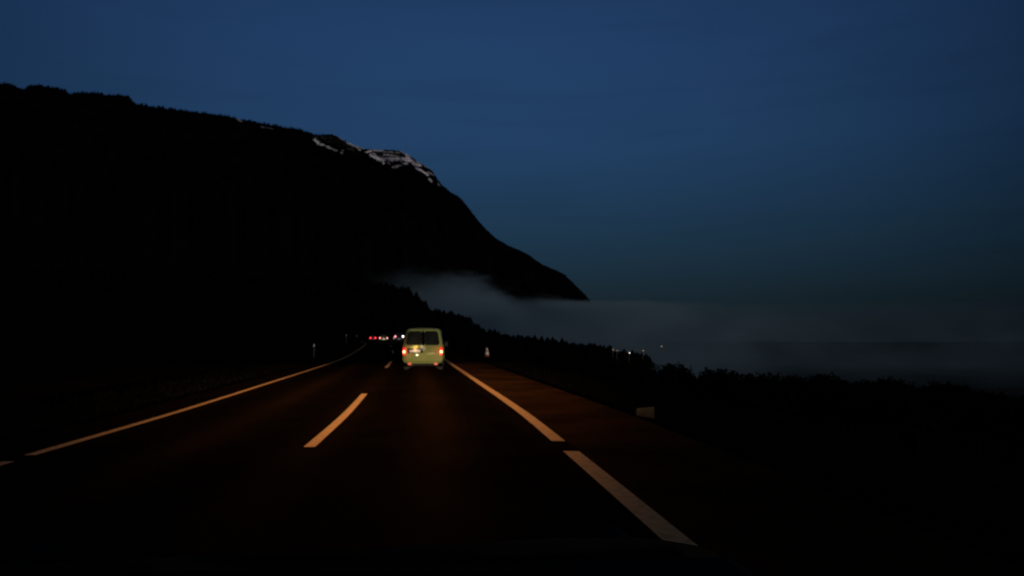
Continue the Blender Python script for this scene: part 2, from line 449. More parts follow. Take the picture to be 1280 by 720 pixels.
def fir_crown(h, w, seed):
    rnd = random.Random(seed); V, Fc = [], []
    z = h * .12
    while z < h * .98:
        rad = w * (1 - (z / h)) + .15
        n = max(5, int(9 * rad / w + 4))
        for k in range(n):
            a = rnd.random() * 6.283; L = rad * rnd.uniform(.7, 1.15)
            d = Vector((cos(a), sin(a), -.28)); s = Vector((-sin(a), cos(a), 0)) * L * .22
            c0 = Vector((0, 0, z)); tip = c0 + d * L
            i = len(V); V += [c0 + Vector((0, 0, .12)), c0 + d * L * .55 + s, tip, c0 + d * L * .55 - s, c0 + d * L * .5 + Vector((0, 0, -.35))]
            Fc += [(i, i + 1, i + 2, i + 3), (i + 1, i + 4, i + 3), (i + 1, i + 2, i + 4), (i + 2, i + 3, i + 4)]
        z += h * .045
    return V, Fc
protos = []
for k in range(3):
    t = empty('leafy_tree', (0, 0, 0), 0, 'x', 'tree'); link_bm('trunk', trunk_bm(11, .26), M['bark'], t)
    v, f = leafy_crown(12, 4.2 + k * .7, 40 + k); link('crown', v, f, M['leaf'], t); protos.append(t)
for k in range(2):
    t = empty('fir_tree', (0, 0, 0), 0, 'x', 'tree')
    bm = bmesh.new(); lathe(bm, [(.34, -1.5), (.26, .3), (.16, 7), (.04, 13.4)], n=7); link_bm('trunk', bm, M['bark'], t)
    v, f = fir_crown(14, 2.7 + k * .5, 60 + k); link('crown', v, f, M['conifer'], t); protos.append(t)
LINE = [(606, 421), (640, 424), (665, 426), (711, 436), (760, 446), (812, 452), (853, 456), (875, 459), (930, 464), (990, 470), (1035, 469), (1060, 481), (1088, 473), (1120, 474), (1154, 479), (1170, 475),
        (1200, 484), (1275, 492), (1400, 500)]
used = [False] * 5
px = 600.; idx = 0
while px < 1400:
    Y = 150 + 60 * noise.noise(Vector((px * .013, 4, 0))) + random.uniform(-18, 25) + (70 if px < 760 else 0)
    tip = ray(px, interp(LINE, px) + random.uniform(-3.5, 4.5), Y)
    gz = ground_at(tip.x, Y)
    H = tip.z - gz
    k = random.choice([0, 0, 1, 1, 2, 2, 3, 4])
    base_h = 12.3 if k < 3 else 14
    s = H / base_h
    if .25 < s < 2.2 :
        if used[k]: o = tree_copy(protos[k])
        else: o = protos[k]; used[k] = True
        o.location = (tip.x, Y, gz); o.rotation_euler.z = random.uniform(0, 6); sx = min(1.3, max(.6, s)) * random.uniform(.85, 1.15)
        o.scale = (sx, sx, s)
        o['label'] = 'black leafy tree in the tree line sloping down right of the road' if k < 3 else 'black pointed fir in the tree line sloping down right of the road'
        o['group'] = 'leafy trees in the line right of the road' if k < 3 else 'fir trees in the line right of the road'
    px += random.uniform(7, 13)
for k in range(5):
    if not used[k]:
        for c in list(protos[k].children): bpy.data.objects.remove(c)
        bpy.data.objects.remove(protos[k])

# ------------------------------------------------------------------ vehicle shell
class Shell:
    """closed car body lofted along y (0 = tail, L = nose). lv: [(z, half width)], top: [(y, roof height)], lean(z): tail surface y"""
    def __init__(s, L, lv, top, lean, corner=.09):
        s.L, s.lv, s.top, s.leanp, s.c = L, lv, top, lean, corner
        s.z0 = lv[0][0]; s.zt = lv[-1][0]; s.H0 = top[0][1]
    def zz(s, z, y): return s.z0 + (z - s.z0) * (interp(s.top, y) - s.z0) / (s.H0 - s.z0)
    def hw(s, z, y):
        e = 1.0
        if y > s.L - .7: e = 1 - .16 * ((y - s.L + .7) / .7) ** 2
        return interp(s.lv, z) * e
    def lean(s, z): return interp(s.leanp, z)
    def yoff(s, z, y): return s.lean(z) * max(0, 1 - y / 1.2)
    def tail(s, x, z):
        """y on the tail surface (slightly crowned)"""
        h = interp(s.lv, z); q = min(1, abs(x) / h)
        return s.lean(z) + .035 * q ** 2 + .10 * max(0, (q - .86) / .14) ** 2
    def build(s, name, m, parent):
        V, Fc = [], []
        st = [0, .05, .1, .2, .45, .8, 1.3, 2.0, 2.7]; st = [y for y in st if y < s.L - 1.4] + [s.L - 1.4 + 1.4 * k / 12 for k in range(13)]
        zl = [z for z, _ in s.lv]; n = len(zl); nx = 14
        def ring(y):
            r = []
            for z in zl: 
                h = s.hw(z, y); yy = y
                if y == 0: yy = .135 - .0
                r.append((-h * (1 - (.012 if y <= .05 else 0)), yy - (.135 if y == 0 else 0) + s.yoff(z, y) + (.135 if y < .135 else 0) * (1 if y == 0 else 1), s.zz(z, y)))
            zt = zl[-1]; h = s.hw(zt, y)
            for k in range(1, nx):
                x = -h + 2 * h * k / nx
                r.append((x, y + s.yoff(zt, y) + (.135 if y < .135 else 0), s.zz(zt, y) + .035 * (1 - (x / h) ** 2)))
            for z in reversed(zl):
                h = s.hw(z, y)
                r.append((h * (1 - (.012 if y <= .05 else 0)), y + s.yoff(z, y) + (.135 if y < .135 else 0), s.zz(z, y)))
            return r
        st = [0] + [y for y in st if y > .135]
        R_ = [ring(y) for y in st]
        N = len(R_[0])
        for r in R_: V += r
        for i in range(len(st) - 1):
            for k in range(N):
                a = i * N + k; b_ = i * N + (k + 1) % N; Fc.append((a, b_, b_ + N, a + N))
        # tail cap: grid crowned towards the viewer
        cap = {}
        for i, z in enumerate(zl):
            h = interp(s.lv, z)
            for k in range(nx + 1):
                x = -h * .988 + 2 * h * .988 * k / nx
                if k == 0: cap[i, k] = i
                elif k == nx: cap[i, k] = N - 1 - i
                elif i == n - 1: cap[i, k] = n - 1 + k
                else:
                    cap[i, k] = len(V); V.append((x, s.tail(x, z), z))
        for i in range(n - 1):
            for k in range(nx):
                Fc.append((cap[i, k], cap[i, k + 1], cap[i + 1, k + 1], cap[i + 1, k]))
        nose = [(len(st) - 1) * N + k for k in range(N)]
        Fc.append(tuple(nose))
        bm = bmesh.new(); vs = [bm.verts.new(v) for v in V]
        for f in Fc:
            try: bm.faces.new([vs[i] for i in f])
            except ValueError: pass
        o = link_bm(name, bm, m, parent)
        for p_ in o.data.polygons: p_.use_smooth = True
        try: o.data.set_sharp_from_angle(angle=R(35))
        except Exception: pass
        return o
    def tail_patch(s, name, m, parent, x0, x1, z0, z1, rad=.04, out=.004, thick=.01, taper=0.):
        """rounded plate lying on the tail surface; taper narrows the top edge"""
        nx, nz = 10, 8; V, Fc = [], []
        def co(i, j):
            z = z0 + (z1 - z0) * j / nz
            # rounded corners
            dz = min(z - z0, z1 - z); ins = 0
            if dz < rad: ins = rad - sqrt(max(0, rad * rad - (rad - dz) ** 2))
            tp = taper * j / nz
            a = x0 + ins + tp * (1 if x0 < 0 else -0) ; b_ = x1 - ins - tp * (1 if x1 > 0 else 0)
            if x0 < 0 <= x1 or True:
                a = x0 + ins + (tp if abs(x0) > abs(x1) or (x0 < 0 < x1) else 0)
                b_ = x1 - ins - (tp if abs(x1) > abs(x0) or (x0 < 0 < x1) else 0)
            return a + (b_ - a) * i / nx, z
        for lay in (out + thick, out - .012):
            for j in range(nz + 1):
                for i in range(nx + 1):
                    x, z = co(i, j); V.append((x, s.tail(x, z) - lay, z))
        w = nx + 1; o2 = w * (nz + 1)
        for j in range(nz):
            for i in range(nx):
                a = j * w + i; Fc.append((a, a + 1, a + 1 + w, a + w)); Fc.append((a + o2, a + w + o2, a + 1 + w + o2, a + 1 + o2))
        edge = [j * w for j in range(nz, -1, -1)] + [i for i in range(1, w)] + [j * w + nx for j in range(1, nz + 1)] + [nz * w + i for i in range(nx - 1, 0, -1)]
        for a, b_ in zip(edge, edge[1:] + edge[:1]): Fc.append((a, a + o2, b_ + o2, b_))
        bm = bmesh.new(); vs = [bm.verts.new(v) for v in V]
        for f in Fc: bm.faces.new([vs[i] for i in f])
        return link_bm(name, bm, m, parent)
    def side_patch(s, name, m, parent, sg, y0, y1, z0, z1, out=.004):
        V, Fc = [], []; ny, nz = 6, 5
        for lay in (out, -.02):
            for j in range(nz + 1):
                z = z0 + (z1 - z0) * j / nz
                for i in range(ny + 1):
                    e = .03 if j in (0, nz) else 0
                    y = y0 + e + (y1 - y0 - 2 * e) * i / ny
                    V.append((sg * (s.hw(z, y) + lay), y + s.yoff(z, y), s.zz(z, y)))
        w = ny + 1; o2 = w * (nz + 1)
        for j in range(nz):
            for i in range(ny):
                a = j * w + i; Fc.append((a, a + 1, a + 1 + w, a + w)); Fc.append((a + o2, a + 1 + o2, a + 1 + w + o2, a + w + o2))
        bm = bmesh.new(); vs = [bm.verts.new(v) for v in V]
        for f in Fc: bm.faces.new([vs[i] for i in f])
        return link_bm(name, bm, m, parent)

def wheel(parent, x, y, r, wd):
    bm = bmesh.new()
    lathe(bm, [(r * .62, -wd / 2), (r * .93, -wd / 2), (r, -wd * .36), (r, wd * .36), (r * .93, wd / 2), (r * .62, wd / 2)], 28, 'x')
    w_ = link_bm('wheel', bm, M['rubber'], parent, smooth=False); w_.location = (x, y, r)
    bm = bmesh.new(); sg = 1 if x > 0 else -1
    lathe(bm, [(r * .6, sg * wd * .42), (r * .58, sg * wd * .51), (r * .3, sg * wd * .47), (r * .12, sg * wd * .56), (.005, sg * wd * .56)], 20, 'x')
    link_bm('rim', bm, M['rim'], w_)
    return w_

def glyph_plate(sh, parent, cx, z0, z1, wdt, nglyph=4):
    pl = sh.tail_patch('licence_plate', M['plate'], parent, cx - wdt / 2, cx + wdt / 2, z0, z1, rad=.008, out=.012, thick=.006)
    zc_ = (z0 + z1) / 2; gh = (z1 - z0) * .28
    y_ = sh.tail(cx, zc_) - .022
    for k in range(nglyph):
        x = cx - wdt * .36 + wdt * .72 * k / (nglyph - 1)
        bm = bmesh.new(); box(bm, x - .004, x + .004, y_, y_ + .003, zc_ - gh, zc_ + gh)
        link_bm('plate_mark', bm, M['ink'], pl)
    return pl

# ------------------------------------------------------------------ the van ahead
VY = 35.2
vx = xr(VY) - 1.86 + .02
van = empty('van', (ray(528.2, 462, VY).x, VY, zr(VY)), head(VY) * .55,
            'pale yellow-green van with lit red tail lights just ahead, biggest vehicle on the road', 'van')
lv = [(.33, .80), (.36, .84), (.42, .885), (.55, .915), (.75, .92), (.95, .918), (1.08, .905), (1.2, .885), (1.4, .852), (1.6, .815), (1.75, .785), (1.83, .757), (1.88, .72), (1.91, .66)]
vs_ = Shell(4.75, lv, [(0, 1.91), (3.2, 1.91), (3.5, 1.84), (4.15, 1.25), (4.6, 1.05), (4.75, .9)],
            [(.33, .05), (.45, 0), (.95, .0), (1.1, .03), (1.85, .17), (1.95, .22)])
vs_.build('body', M['vanpaint'], van)
for sg in (-1, 1):
    xa, xb = (sg * .055, sg * .775)
    wdw = vs_.tail_patch('rear_window', M['glass'], van, min(xa, xb), max(xa, xb), 1.155, 1.80, rad=.08, taper=.10)
    for ya, yb in ((.35, 1.25), (1.35, 2.25)):
        vs_.side_patch('side_window', M['glass'], van, sg, ya, yb, 1.15, 1.72)
    vs_.side_patch('door_window', M['glass'], van, sg, 2.45, 3.25, 1.15, 1.70)
# centre seam with rubber gasket, plate niche, bumper
vs_.tail_patch('centre_seal', M['rubber'], van, -.05, .05, 1.10, 1.83, rad=.02, out=.006, thick=.012)
vs_.tail_patch('plate_niche', M['blackplastic'], van, -.70, .02, .80, 1.02, rad=.03, out=.002, thick=.006)
pl = glyph_plate(vs_, van, -.35, .835, .945, .50)
vs_.tail_patch('bumper', M['vanpaint'], van, -.86, .86, .40, .62, rad=.05, out=.03, thick=.045)
vs_.tail_patch('tail_glint', M['whiteglint'], van, -.30, -.20, .68, .745, rad=.02, out=.01, thick=.012)  # glowing patch imitating a reflection on the tail, not a lamp
# round emblem with its two letters
def ring_bm(bm, cx, y, cz, r, t, d):
    n = 28; rows_ = []
    for rr, yy in ((r, y), (r - t, y), (r - t, y + d), (r, y + d)):
        rows_.append([bm.verts.new((cx + rr * cos(2*pi*k/n), yy, cz + rr * sin(2*pi*k/n))) for k in range(n)])
    for a, b_ in zip(rows_, rows_[1:] + rows_[:1]):
        for k in range(n): bm.faces.new((a[k], a[(k+1) % n], b_[(k+1) % n], b_[k]))
bm = bmesh.new(); ey = vs_.tail(0, 1.06) - .022
ring_bm(bm, 0, ey, 1.03, .085, .012, .02)
for pts in ([(-.035, .072), (0, .012), (.035, .072)], [(-.066, .035), (-.032, -.055), (0, .0), (.032, -.055), (.066, .035)]):
    for a, b_ in zip(pts, pts[1:]): bar(bm, (a[0], ey + .008, 1.03 + a[1]), (b_[0], ey + .008, 1.03 + b_[1]), .0055, 6)
link_bm('emblem', bm, M['chrome'], van)
# wiper
bm = bmesh.new()
bar(bm, (.07, vs_.tail(.07, .93) - .03, .90), (.045, vs_.tail(.04, 1.5) - .03, 1.50), .012); bar(bm, (.07, vs_.tail(.07, .93) - .01, .90), (.07, vs_.tail(.07, .93) - .05, .90), .022)
bar(bm, (.02, vs_.tail(.02, 1.25) - .022, 1.22), (.06, vs_.tail(.06, 1.7) - .022, 1.72), .009)
link_bm('wiper', bm, M['rubber'], van)
for sg in (-1, 1):
    tl = vs_.tail_patch('tail_light', M['redlens'], van, min(sg * .76, sg * .905), max(sg * .76, sg * .905), .70, 1.06, rad=.03, out=.01, thick=.02)
    bm = bmesh.new(); bmesh.ops.create_uvsphere(bm, u_segments=14, v_segments=8, radius=1)
    for v in bm.verts: v.co = Vector((sg * .835 + v.co.x * .062, vs_.tail(sg * .835, .86) - .035 + v.co.y * .02, .86 + v.co.z * .075))
    link_bm('bulb', bm, M['hotlens'], tl, smooth=True)
    bm = bmesh.new(); box(bm, sg * .59 - .075, sg * .59 + .075, .02, .10, .26, .355, .012)
    link_bm('glowing_reflector', bm, M['reflglow'], van)  # low red reflector, its returned headlight put in as glow
    bm = bmesh.new(); box(bm, sg * .72 - .12, sg * .72 + .12, .62, .635, .10, .36, .004)
    link_bm('mud_flap', bm, M['rubber'], van)
    for yy in (.98, 3.85): wheel(van, sg * .80, yy, .315, .2)
    bm = bmesh.new(); box(bm, min(sg * .93, sg * 1.10), max(sg * .93, sg * 1.10), 3.28, 3.36, 1.06, 1.30, .025)
    link_bm('wing_mirror', bm, M['blackplastic'], van)
bm = bmesh.new(); box(bm, -.70, .70, .15, 4.4, .22, .345, .02); link_bm('underbody', bm, M['blackplastic'], van)
bm = bmesh.new(); bar(bm, (-.45, .03, .25), (-.45, .6, .25), .03, 12); link_bm('exhaust_pipe', bm, M['galv'], van)
bm = bmesh.new(); box(bm, -.40, -.30, -.035, -.005, .985, 1.0, .004); link_bm('plate_lamp', bm, M['lampdim'], van)

# lamps of the van that light what is near them
def lamp(name, typ, loc, e, col, rad, parent=None, rot=None):
    d = bpy.data.lights.new(name, typ); d.energy = e; d.color = col
    if typ != 'SUN': d.shadow_soft_size = rad
    o = bpy.data.objects.new(name, d); COL.objects.link(o); o.location = loc
    if rot: o.rotation_euler = rot
    if parent: o.parent = parent
    return o
lamp('plate_light', 'POINT', (-.35, -.09, 1.02), 2.2, (1, .55, .25), .02, van)
for sg in (-1, 1): lamp('tail_glow', 'POINT', (sg * .84, -.13, .88), 1.6, (1, .06, .02), .05, van)

# ------------------------------------------------------------------ the cars far ahead
def far_car(name, label, px, Y, H, W, paint, lampm, lights, group, hi=.82, wid=.24, tall=.16, plate_lit=False):
    loc = ray(px, 422, Y)
    c = empty(name, (loc.x, Y, zr(Y)), head(Y), label, 'car', group)
    sc_ = H / 1.5; k = W / 1.76
    lv2 = [(.24, .74 * k), (.32, .82 * k), (.5, .875 * k), (.75, .88 * k), (.92, .865 * k), (1.0, .83 * k), (1.2, .72 * k), (1.36, .63 * k), (1.44, .56 * k), (1.48, .46 * k)]
    lv2 = [(z * sc_, h) for z, h in lv2]
    s_ = Shell(4.1, lv2, [(0, 1.48 * sc_), (2.0, 1.5 * sc_), (2.9, 1.05 * sc_), (3.8, .85 * sc_), (4.1, .7 * sc_)],
               [(.24 * sc_, .06), (.5 * sc_, 0), (.95 * sc_, .04), (1.48 * sc_, .42)])
    s_.build('body', paint, c)
    s_.tail_patch('rear_window', M['glass'], c, -.58 * k, .58 * k, 1.02 * sc_, 1.38 * sc_, rad=.05, taper=.08)
    for sg in (-1, 1):
        s_.tail_patch('tail_light', lampm[0 if sg < 0 else 1], c, min(sg * (.84 * k - wid), sg * .84 * k), max(sg * (.84 * k - wid), sg * .84 * k), hi * sc_ - tall / 2, hi * sc_ + tall / 2, rad=.03, out=.01, thick=.02)
        s_.side_patch('side_window', M['glass'], c, sg, .9, 2.3, 1.0 * sc_, 1.36 * sc_)
        for yy in (.75, 3.25): wheel(c, sg * .76 * k, yy, .31, .2)
    glyph_plate(s_, c, 0, .50 * sc_, .61 * sc_, .5)
    s_.tail_patch('bumper', M['blackplastic'], c, -.8 * k, .8 * k, .30 * sc_, .46 * sc_, rad=.04, out=.02, thick=.04)
    if plate_lit: lamp('plate_light', 'POINT', (0, -.35, .75), 10, (1, .95, .55), .03, c)
    return c
far_car('car', 'distant car with two deep red tail lights, farthest left on the road', 466.2, 205, 1.45, 1.75, M['carpaint'], (M['farred'], M['farred']), 0, 'cars far ahead on the motorway', wid=.42, tall=.34)
far_car('car', 'distant car with pinkish tail lights and pale lit plate between them', 479.5, 158, 1.5, 1.76, M['carpaint2'], (M['farpink'], M['farpink']), 0, 'cars far ahead on the motorway', wid=.22, tall=.30, plate_lit=True)
far_car('car', 'distant car with white and magenta lights right beside the left edge of the van', 499.0, 142, 1.75, 1.76, M['carpaint'], (M['farpink'], M['farwhite']), 0, 'cars far ahead on the motorway', hi=.95, wid=.28, tall=.30)

# ------------------------------------------------------------------ roadside things
# pale cone beyond the shoulder
cp = ray(608.7, 443, 62); gz = ground_at(cp.x, 62)
cn = empty('traffic_cone', (cp.x, 62, gz), 0, 'small pale cone catching the headlights beyond the right shoulder', 'traffic cone')
bm = bmesh.new(); box(bm, -.24, .24, -.24, .24, 0, .045, .01); link_bm('base', bm, M['coneor'], cn)
bm = bmesh.new(); lathe(bm, [(.185, .045), (.05, .74), (.035, .75)], 24); link_bm('body', bm, M['coneor'], cn, smooth=False)
for a, b_ in ((.16, .42), (.48, .70)):
    bm = bmesh.new(); f = lambda z: .185 - .135 * (z - .045) / .695 + .004
    lathe(bm, [(f(a), a), (f(b_), b_)], 24); link_bm('reflective_sleeve', bm, M['cone'], cn)
# low pale marker block on the verge
bx_ = ray(806, 512, 15.6); gz = ground_at(bx_.x, 15.6)
bm = bmesh.new(); box(bm, -.19, .19, -.08, .08, -.05, .24, .02)
for v in bm.verts:
    if v.co.z > .2: v.co.x = v.co.x * .93 + .012; v.co.y *= .8
    if v.co.z > .2 and v.co.x < 0: v.co.z -= .035
mk = link_bm('marker_stone', bm, M['stone']); mk.location = (bx_.x, 15.6, gz); mk.rotation_euler.z = -.15
mk['label'] = 'low pale stone marker block on the dark right verge'; mk['category'] = 'marker stone'
# delineator posts on the median side
def post(px, py, Y, lab):
    P = ray(px, py, Y); gz = ground_at(P.x, Y)
    o = empty('delineator_post', (P.x, Y, gz), 0, lab, 'delineator post', 'roadside posts left of the motorway')
    top = max(1.0, P.z - gz + .1)
    bm = bmesh.new(); box(bm, -.06, .06, -.04, .04, -.1, top, .02); link_bm('post_body', bm, M['dirty'], o)
    bm = bmesh.new(); box(bm, -.062, .062, -.043, .043, top - .38, top - .30); link_bm('black_band', bm, M['rubber'], o)
    bm = bmesh.new(); box(bm, -.045, .045, -.055, -.035, top - .26, top - .08, .006); link_bm('reflector', bm, M['whitepaint'], o)
post(392.6, 436, 60, 'thin reflector post left of the road, nearest of the three')
post(433, 418.5, 125, 'thin reflector post left of the road, middle of the three')
post(446, 419, 165, 'thin reflector post left of the road, farthest of the three')

# village lamps in the valley
def village_lamp(px, py, Y, m, size, lab):
    P = ray(px, py, Y); gz = min(ground_at(P.x, Y), P.z - 4)
    o = empty('street_lamp', (P.x, Y, gz), 0, lab, 'street lamp', 'village lamps in the valley')
    hgt = P.z - gz
    bm = bmesh.new(); bar(bm, (0, 0, -1), (0, 0, hgt - .1), .09); bar(bm, (0, 0, hgt - .1), (0, -1.1, hgt), .06); link_bm('pole', bm, M['galv'], o)
    bm = bmesh.new(); box(bm, -size / 2, size / 2, -1.1 - size * .5, -1.1 + size * .3, hgt - size * .35, hgt + size * .25, size * .1)
    link_bm('lamp_head', bm, m, o)
village_lamp(786.5, 441, 330, M['lampw'], .42, 'whitest and brightest small lamp in the dark valley')
village_lamp(803.5, 438.5, 380, M['lamp'], .32, 'small warm lamp just right of the brightest valley lamp')
village_lamp(826.5, 433, 420, M['lamp'], .3, 'small dim lamp highest and farthest right of the lamp cluster')
village_lamp(766, 437, 380, M['lampdim'], .6, 'dim orange lamp leftmost of the valley lamps')
village_lamp(771, 438, 385, M['lampdim'], .5, 'dim orange lamp next to the leftmost valley lamp')

# ------------------------------------------------------------------ the viewer's own car: bonnet and lamps
CH = head(0) ; own = empty('own_car', (-.30, 0, 0), CH, 'black car bonnet with wiper at the very bottom of the view', 'car')
V, Fc = [], []; nx, ny = 20, 16
for j in range(ny + 1):
    y = 1.30 + 1.10 * j / ny
    for i in range(nx + 1):
        q = -1 + 2 * i / nx; hwid = .86 - .08 * (j / ny) ** 2
        z = 1.147 - .42 * (j / ny) ** 1.1 - .07 * abs(q) ** 9 + .002 * exp(-((abs(q) - .6) / .08) ** 2)
        V.append((q * hwid, y - .12 * q * q * (1 if j > ny * .5 else 0) + (.095 * q * hwid * (1 - j / 4) if j < 4 else 0), z))
w = nx + 1
top_n = len(V)
V += [(x, y_, z - .03) for x, y_, z in V]
for j in range(ny):
    for i in range(nx):
        a = j * w + i; Fc.append((a, a + 1, a + 1 + w, a + w)); Fc.append((a + top_n, a + w + top_n, a + 1 + w + top_n, a + 1 + top_n))
edge = [j * w for j in range(ny, -1, -1)] + list(range(1, w)) + [j * w + nx for j in range(1, ny + 1)] + [ny * w + i for i in range(nx - 1, 0, -1)]
for a, b_ in zip(edge, edge[1:] + edge[:1]): Fc.append((a, a + top_n, b_ + top_n, b_))
bon = link('bonnet', V, Fc, M['bonnet'], own, smooth=True)
try: bon.data.set_sharp_from_angle(angle=R(50))
except Exception: pass
for sg in (-1, 1):
    bm = bmesh.new(); box(bm, min(sg * .79, sg * .90), max(sg * .79, sg * .90), .9, 2.5, .40, .90, .05); link_bm('wing', bm, M['bonnet'], own)
    bm = bmesh.new(); box(bm, sg * .62 - .16, sg * .62 + .16, 2.30, 2.46, .58, .72, .03)
    hl = link_bm('headlight', bm, M['glass'], own)
bm = bmesh.new(); box(bm, -.80, .80, 2.30, 2.44, .30, .55, .05); link_bm('front_bumper', bm, M['bonnet'], own)
bm = bmesh.new(); box(bm, -.80, .80, 1.02, 1.30, 1.08, 1.125, .015); link_bm('cowl', bm, M['bonnet'], own)
for x0 in (-.05, .52):
    bm = bmesh.new(); bar(bm, (x0, 1.12, 1.125), (x0 - .50, 1.20, 1.142), .007); bar(bm, (x0 - .56, 1.21, 1.147), (x0 - .02, 1.17, 1.144), .005)
    bar(bm, (x0, 1.12, 1.10), (x0, 1.12, 1.135), .018)
    link_bm('wiper', bm, M['rubber'], own)

# headlight beams: a low beam whose intensity grows towards its cut-off line
def headlamp(sg, energy):
    d = bpy.data.lights.new('headlamp', 'SPOT'); d.spot_size = R(150); d.spot_blend = 1; d.energy = energy; d.color = (1, .72, .42); d.shadow_soft_size = .05
    d.use_nodes = True; nt = d.node_tree; em = next(n for n in nt.nodes if n.type == 'EMISSION')
    g = nt.nodes.new('ShaderNodeNewGeometry'); sx = nt.nodes.new('ShaderNodeSeparateXYZ'); nt.links.new(g.outputs['Incoming'], sx.inputs[0])
    def mth(op, a, b_=None, clamp=False):
        n = nt.nodes.new('ShaderNodeMath'); n.operation = op; n.use_clamp = clamp
        for k, v in enumerate((a, b_)):
            if v is None: continue
            if isinstance(v, (int, float)): n.inputs[k].default_value = v
            else: nt.links.new(v, n.inputs[k])
        return n.outputs[0]
    sgn = LSIGN
    dirx = mth('MULTIPLY', sx.outputs['X'], sgn); diry = mth('MULTIPLY', sx.outputs['Y'], sgn); down = mth('MULTIPLY', sx.outputs['Z'], -sgn)
    # down angle table -> intensity
    lt = mth('LOGARITHM', mth('MAXIMUM', down, .001), 10.)
    cr = nt.nodes.new('ShaderNodeFloatCurve'); cm = cr.mapping; c0 = cm.curves[0]
    mr = nt.nodes.new('ShaderNodeMapRange'); mr.inputs[1].default_value = -2.5; mr.inputs[2].default_value = 0
    nt.links.new(lt, mr.inputs[0]); nt.links.new(mr.outputs[0], cr.inputs['Value'])
    # E on the road wanted at distance dist: I = E * dist^3 / h
    tab = []
    h = .65
    def I_of(dist):
        E = interp([(2, .05), (3.6, .26), (6, .42), (8, .55), (10, .88), (13, 1.0), (22, 1.0), (27, .75), (32, .36), (45, .24), (60, .12), (110, 0.02)], dist)
        return E * dist ** 3 / h / 1e5
    pts = []
    for k in range(0, 26):
        l = -2.5 + 2.5 * k / 25; th = 10 ** l; dist = h / th
        v = I_of(dist)
        pts.append((k / 25, v))
    mxv = max(v for _, v in pts)
    pts = [(a, v / mxv) for a, v in pts]
    # curve values span decades: store log10(v) mapped to 0..1
    pts = [(a, max(0, (math.log10(max(v, 1e-5)) + 5) / 5)) for a, v in pts]
    while len(c0.points) > 2: c0.points.remove(c0.points[1])
    c0.points[0].location = pts[0]; c0.points[1].location = pts[-1]
    for a, v in pts[1:-1]: c0.points.new(a, v)
    for q in c0.points: q.handle_type = 'VECTOR'
    cm.update()
    I = mth('POWER', 10., mth('SUBTRACT', mth('MULTIPLY', cr.outputs[0], 5.), 5.))
    I = mth('MULTIPLY', mth('MULTIPLY', I, mxv), mth('MULTIPLY', mth('SUBTRACT', down, .0142), 450., True))
    # sideways spread about the car's heading
    ang = mth('ARCTAN2', dirx, diry)
    off = mth('ADD', ang, .115)
    side = mth('SUBTRACT', -9.8, mth('MULTIPLY', mth('MULTIPLY', off, 60., True), 10.))
    lat = mth('POWER', 2.71828, mth('MULTIPLY', mth('MULTIPLY', off, off), side))
    I = mth('MULTIPLY', I, lat)
    # weak stray light above the cut-off, fading with height
    up = mth('POWER', 2.71828, mth('MULTIPLY', mth('ABSOLUTE', mth('SUBTRACT', down, .005)), -32.))
    lat2 = mth('POWER', 2.71828, mth('MULTIPLY', mth('MULTIPLY', off, off), -14.))
    I = mth('ADD', I, mth('MULTIPLY', mth('MULTIPLY', up, lat2), STRAY))
    nt.links.new(I, em.inputs['Strength'])
    o = bpy.data.objects.new('headlamp', d); COL.objects.link(o); o.parent = own
    o.location = (sg * .62, 2.50, .65); o.rotation_euler = (R(90), 0, 0)
    return o
LSIGN = 1.0
STRAY = .0055
for sg in (-1, 1): headlamp(sg, HEAD if 'HEAD' in globals() else 1.05e6)

# ------------------------------------------------------------------ fog bank in the valley
bm = bmesh.new(); box(bm, -500, 2600, 820, 2120, -80, 190)
fg = link_bm('fog_bank', bm, None); fg.data.materials.clear()
fm = bpy.data.materials.new('fog'); fm.use_nodes = True; nt = fm.node_tree; nt.nodes.clear()
out = nt.nodes.new('ShaderNodeOutputMaterial'); pv = nt.nodes.new('ShaderNodeVolumePrincipled'); nt.links.new(pv.outputs[0], out.inputs['Volume'])
pv.inputs['Color'].default_value = (.34, .47, .51, 1); pv.inputs['Anisotropy'].default_value = 0
tc = nt.nodes.new('ShaderNodeTexCoord'); sp_ = nt.nodes.new('ShaderNodeSeparateXYZ'); nt.links.new(tc.outputs['Object'], sp_.inputs[0])
def mth(op, a, b_=None, clamp=False):
    n = nt.nodes.new('ShaderNodeMath'); n.operation = op; n.use_clamp = clamp
    for k, v in enumerate((a, b_)):
        if v is None: continue
        if isinstance(v, (int, float)): n.inputs[k].default_value = v
        else: nt.links.new(v, n.inputs[k])
    return n.outputs[0]
mp = nt.nodes.new('ShaderNodeMapping'); mp.inputs['Scale'].default_value = (1, 1, 2.4); nt.links.new(tc.outputs['Object'], mp.inputs[0])
nz = nt.nodes.new('ShaderNodeTexNoise'); nz.inputs['Scale'].default_value = .0085; nz.inputs['Detail'].default_value = 4; nz.inputs['Distortion'].default_value = .6; nt.links.new(mp.outputs[0], nz.inputs['Vector'])
nn = mth('SUBTRACT', nz.outputs['Fac'], .5)
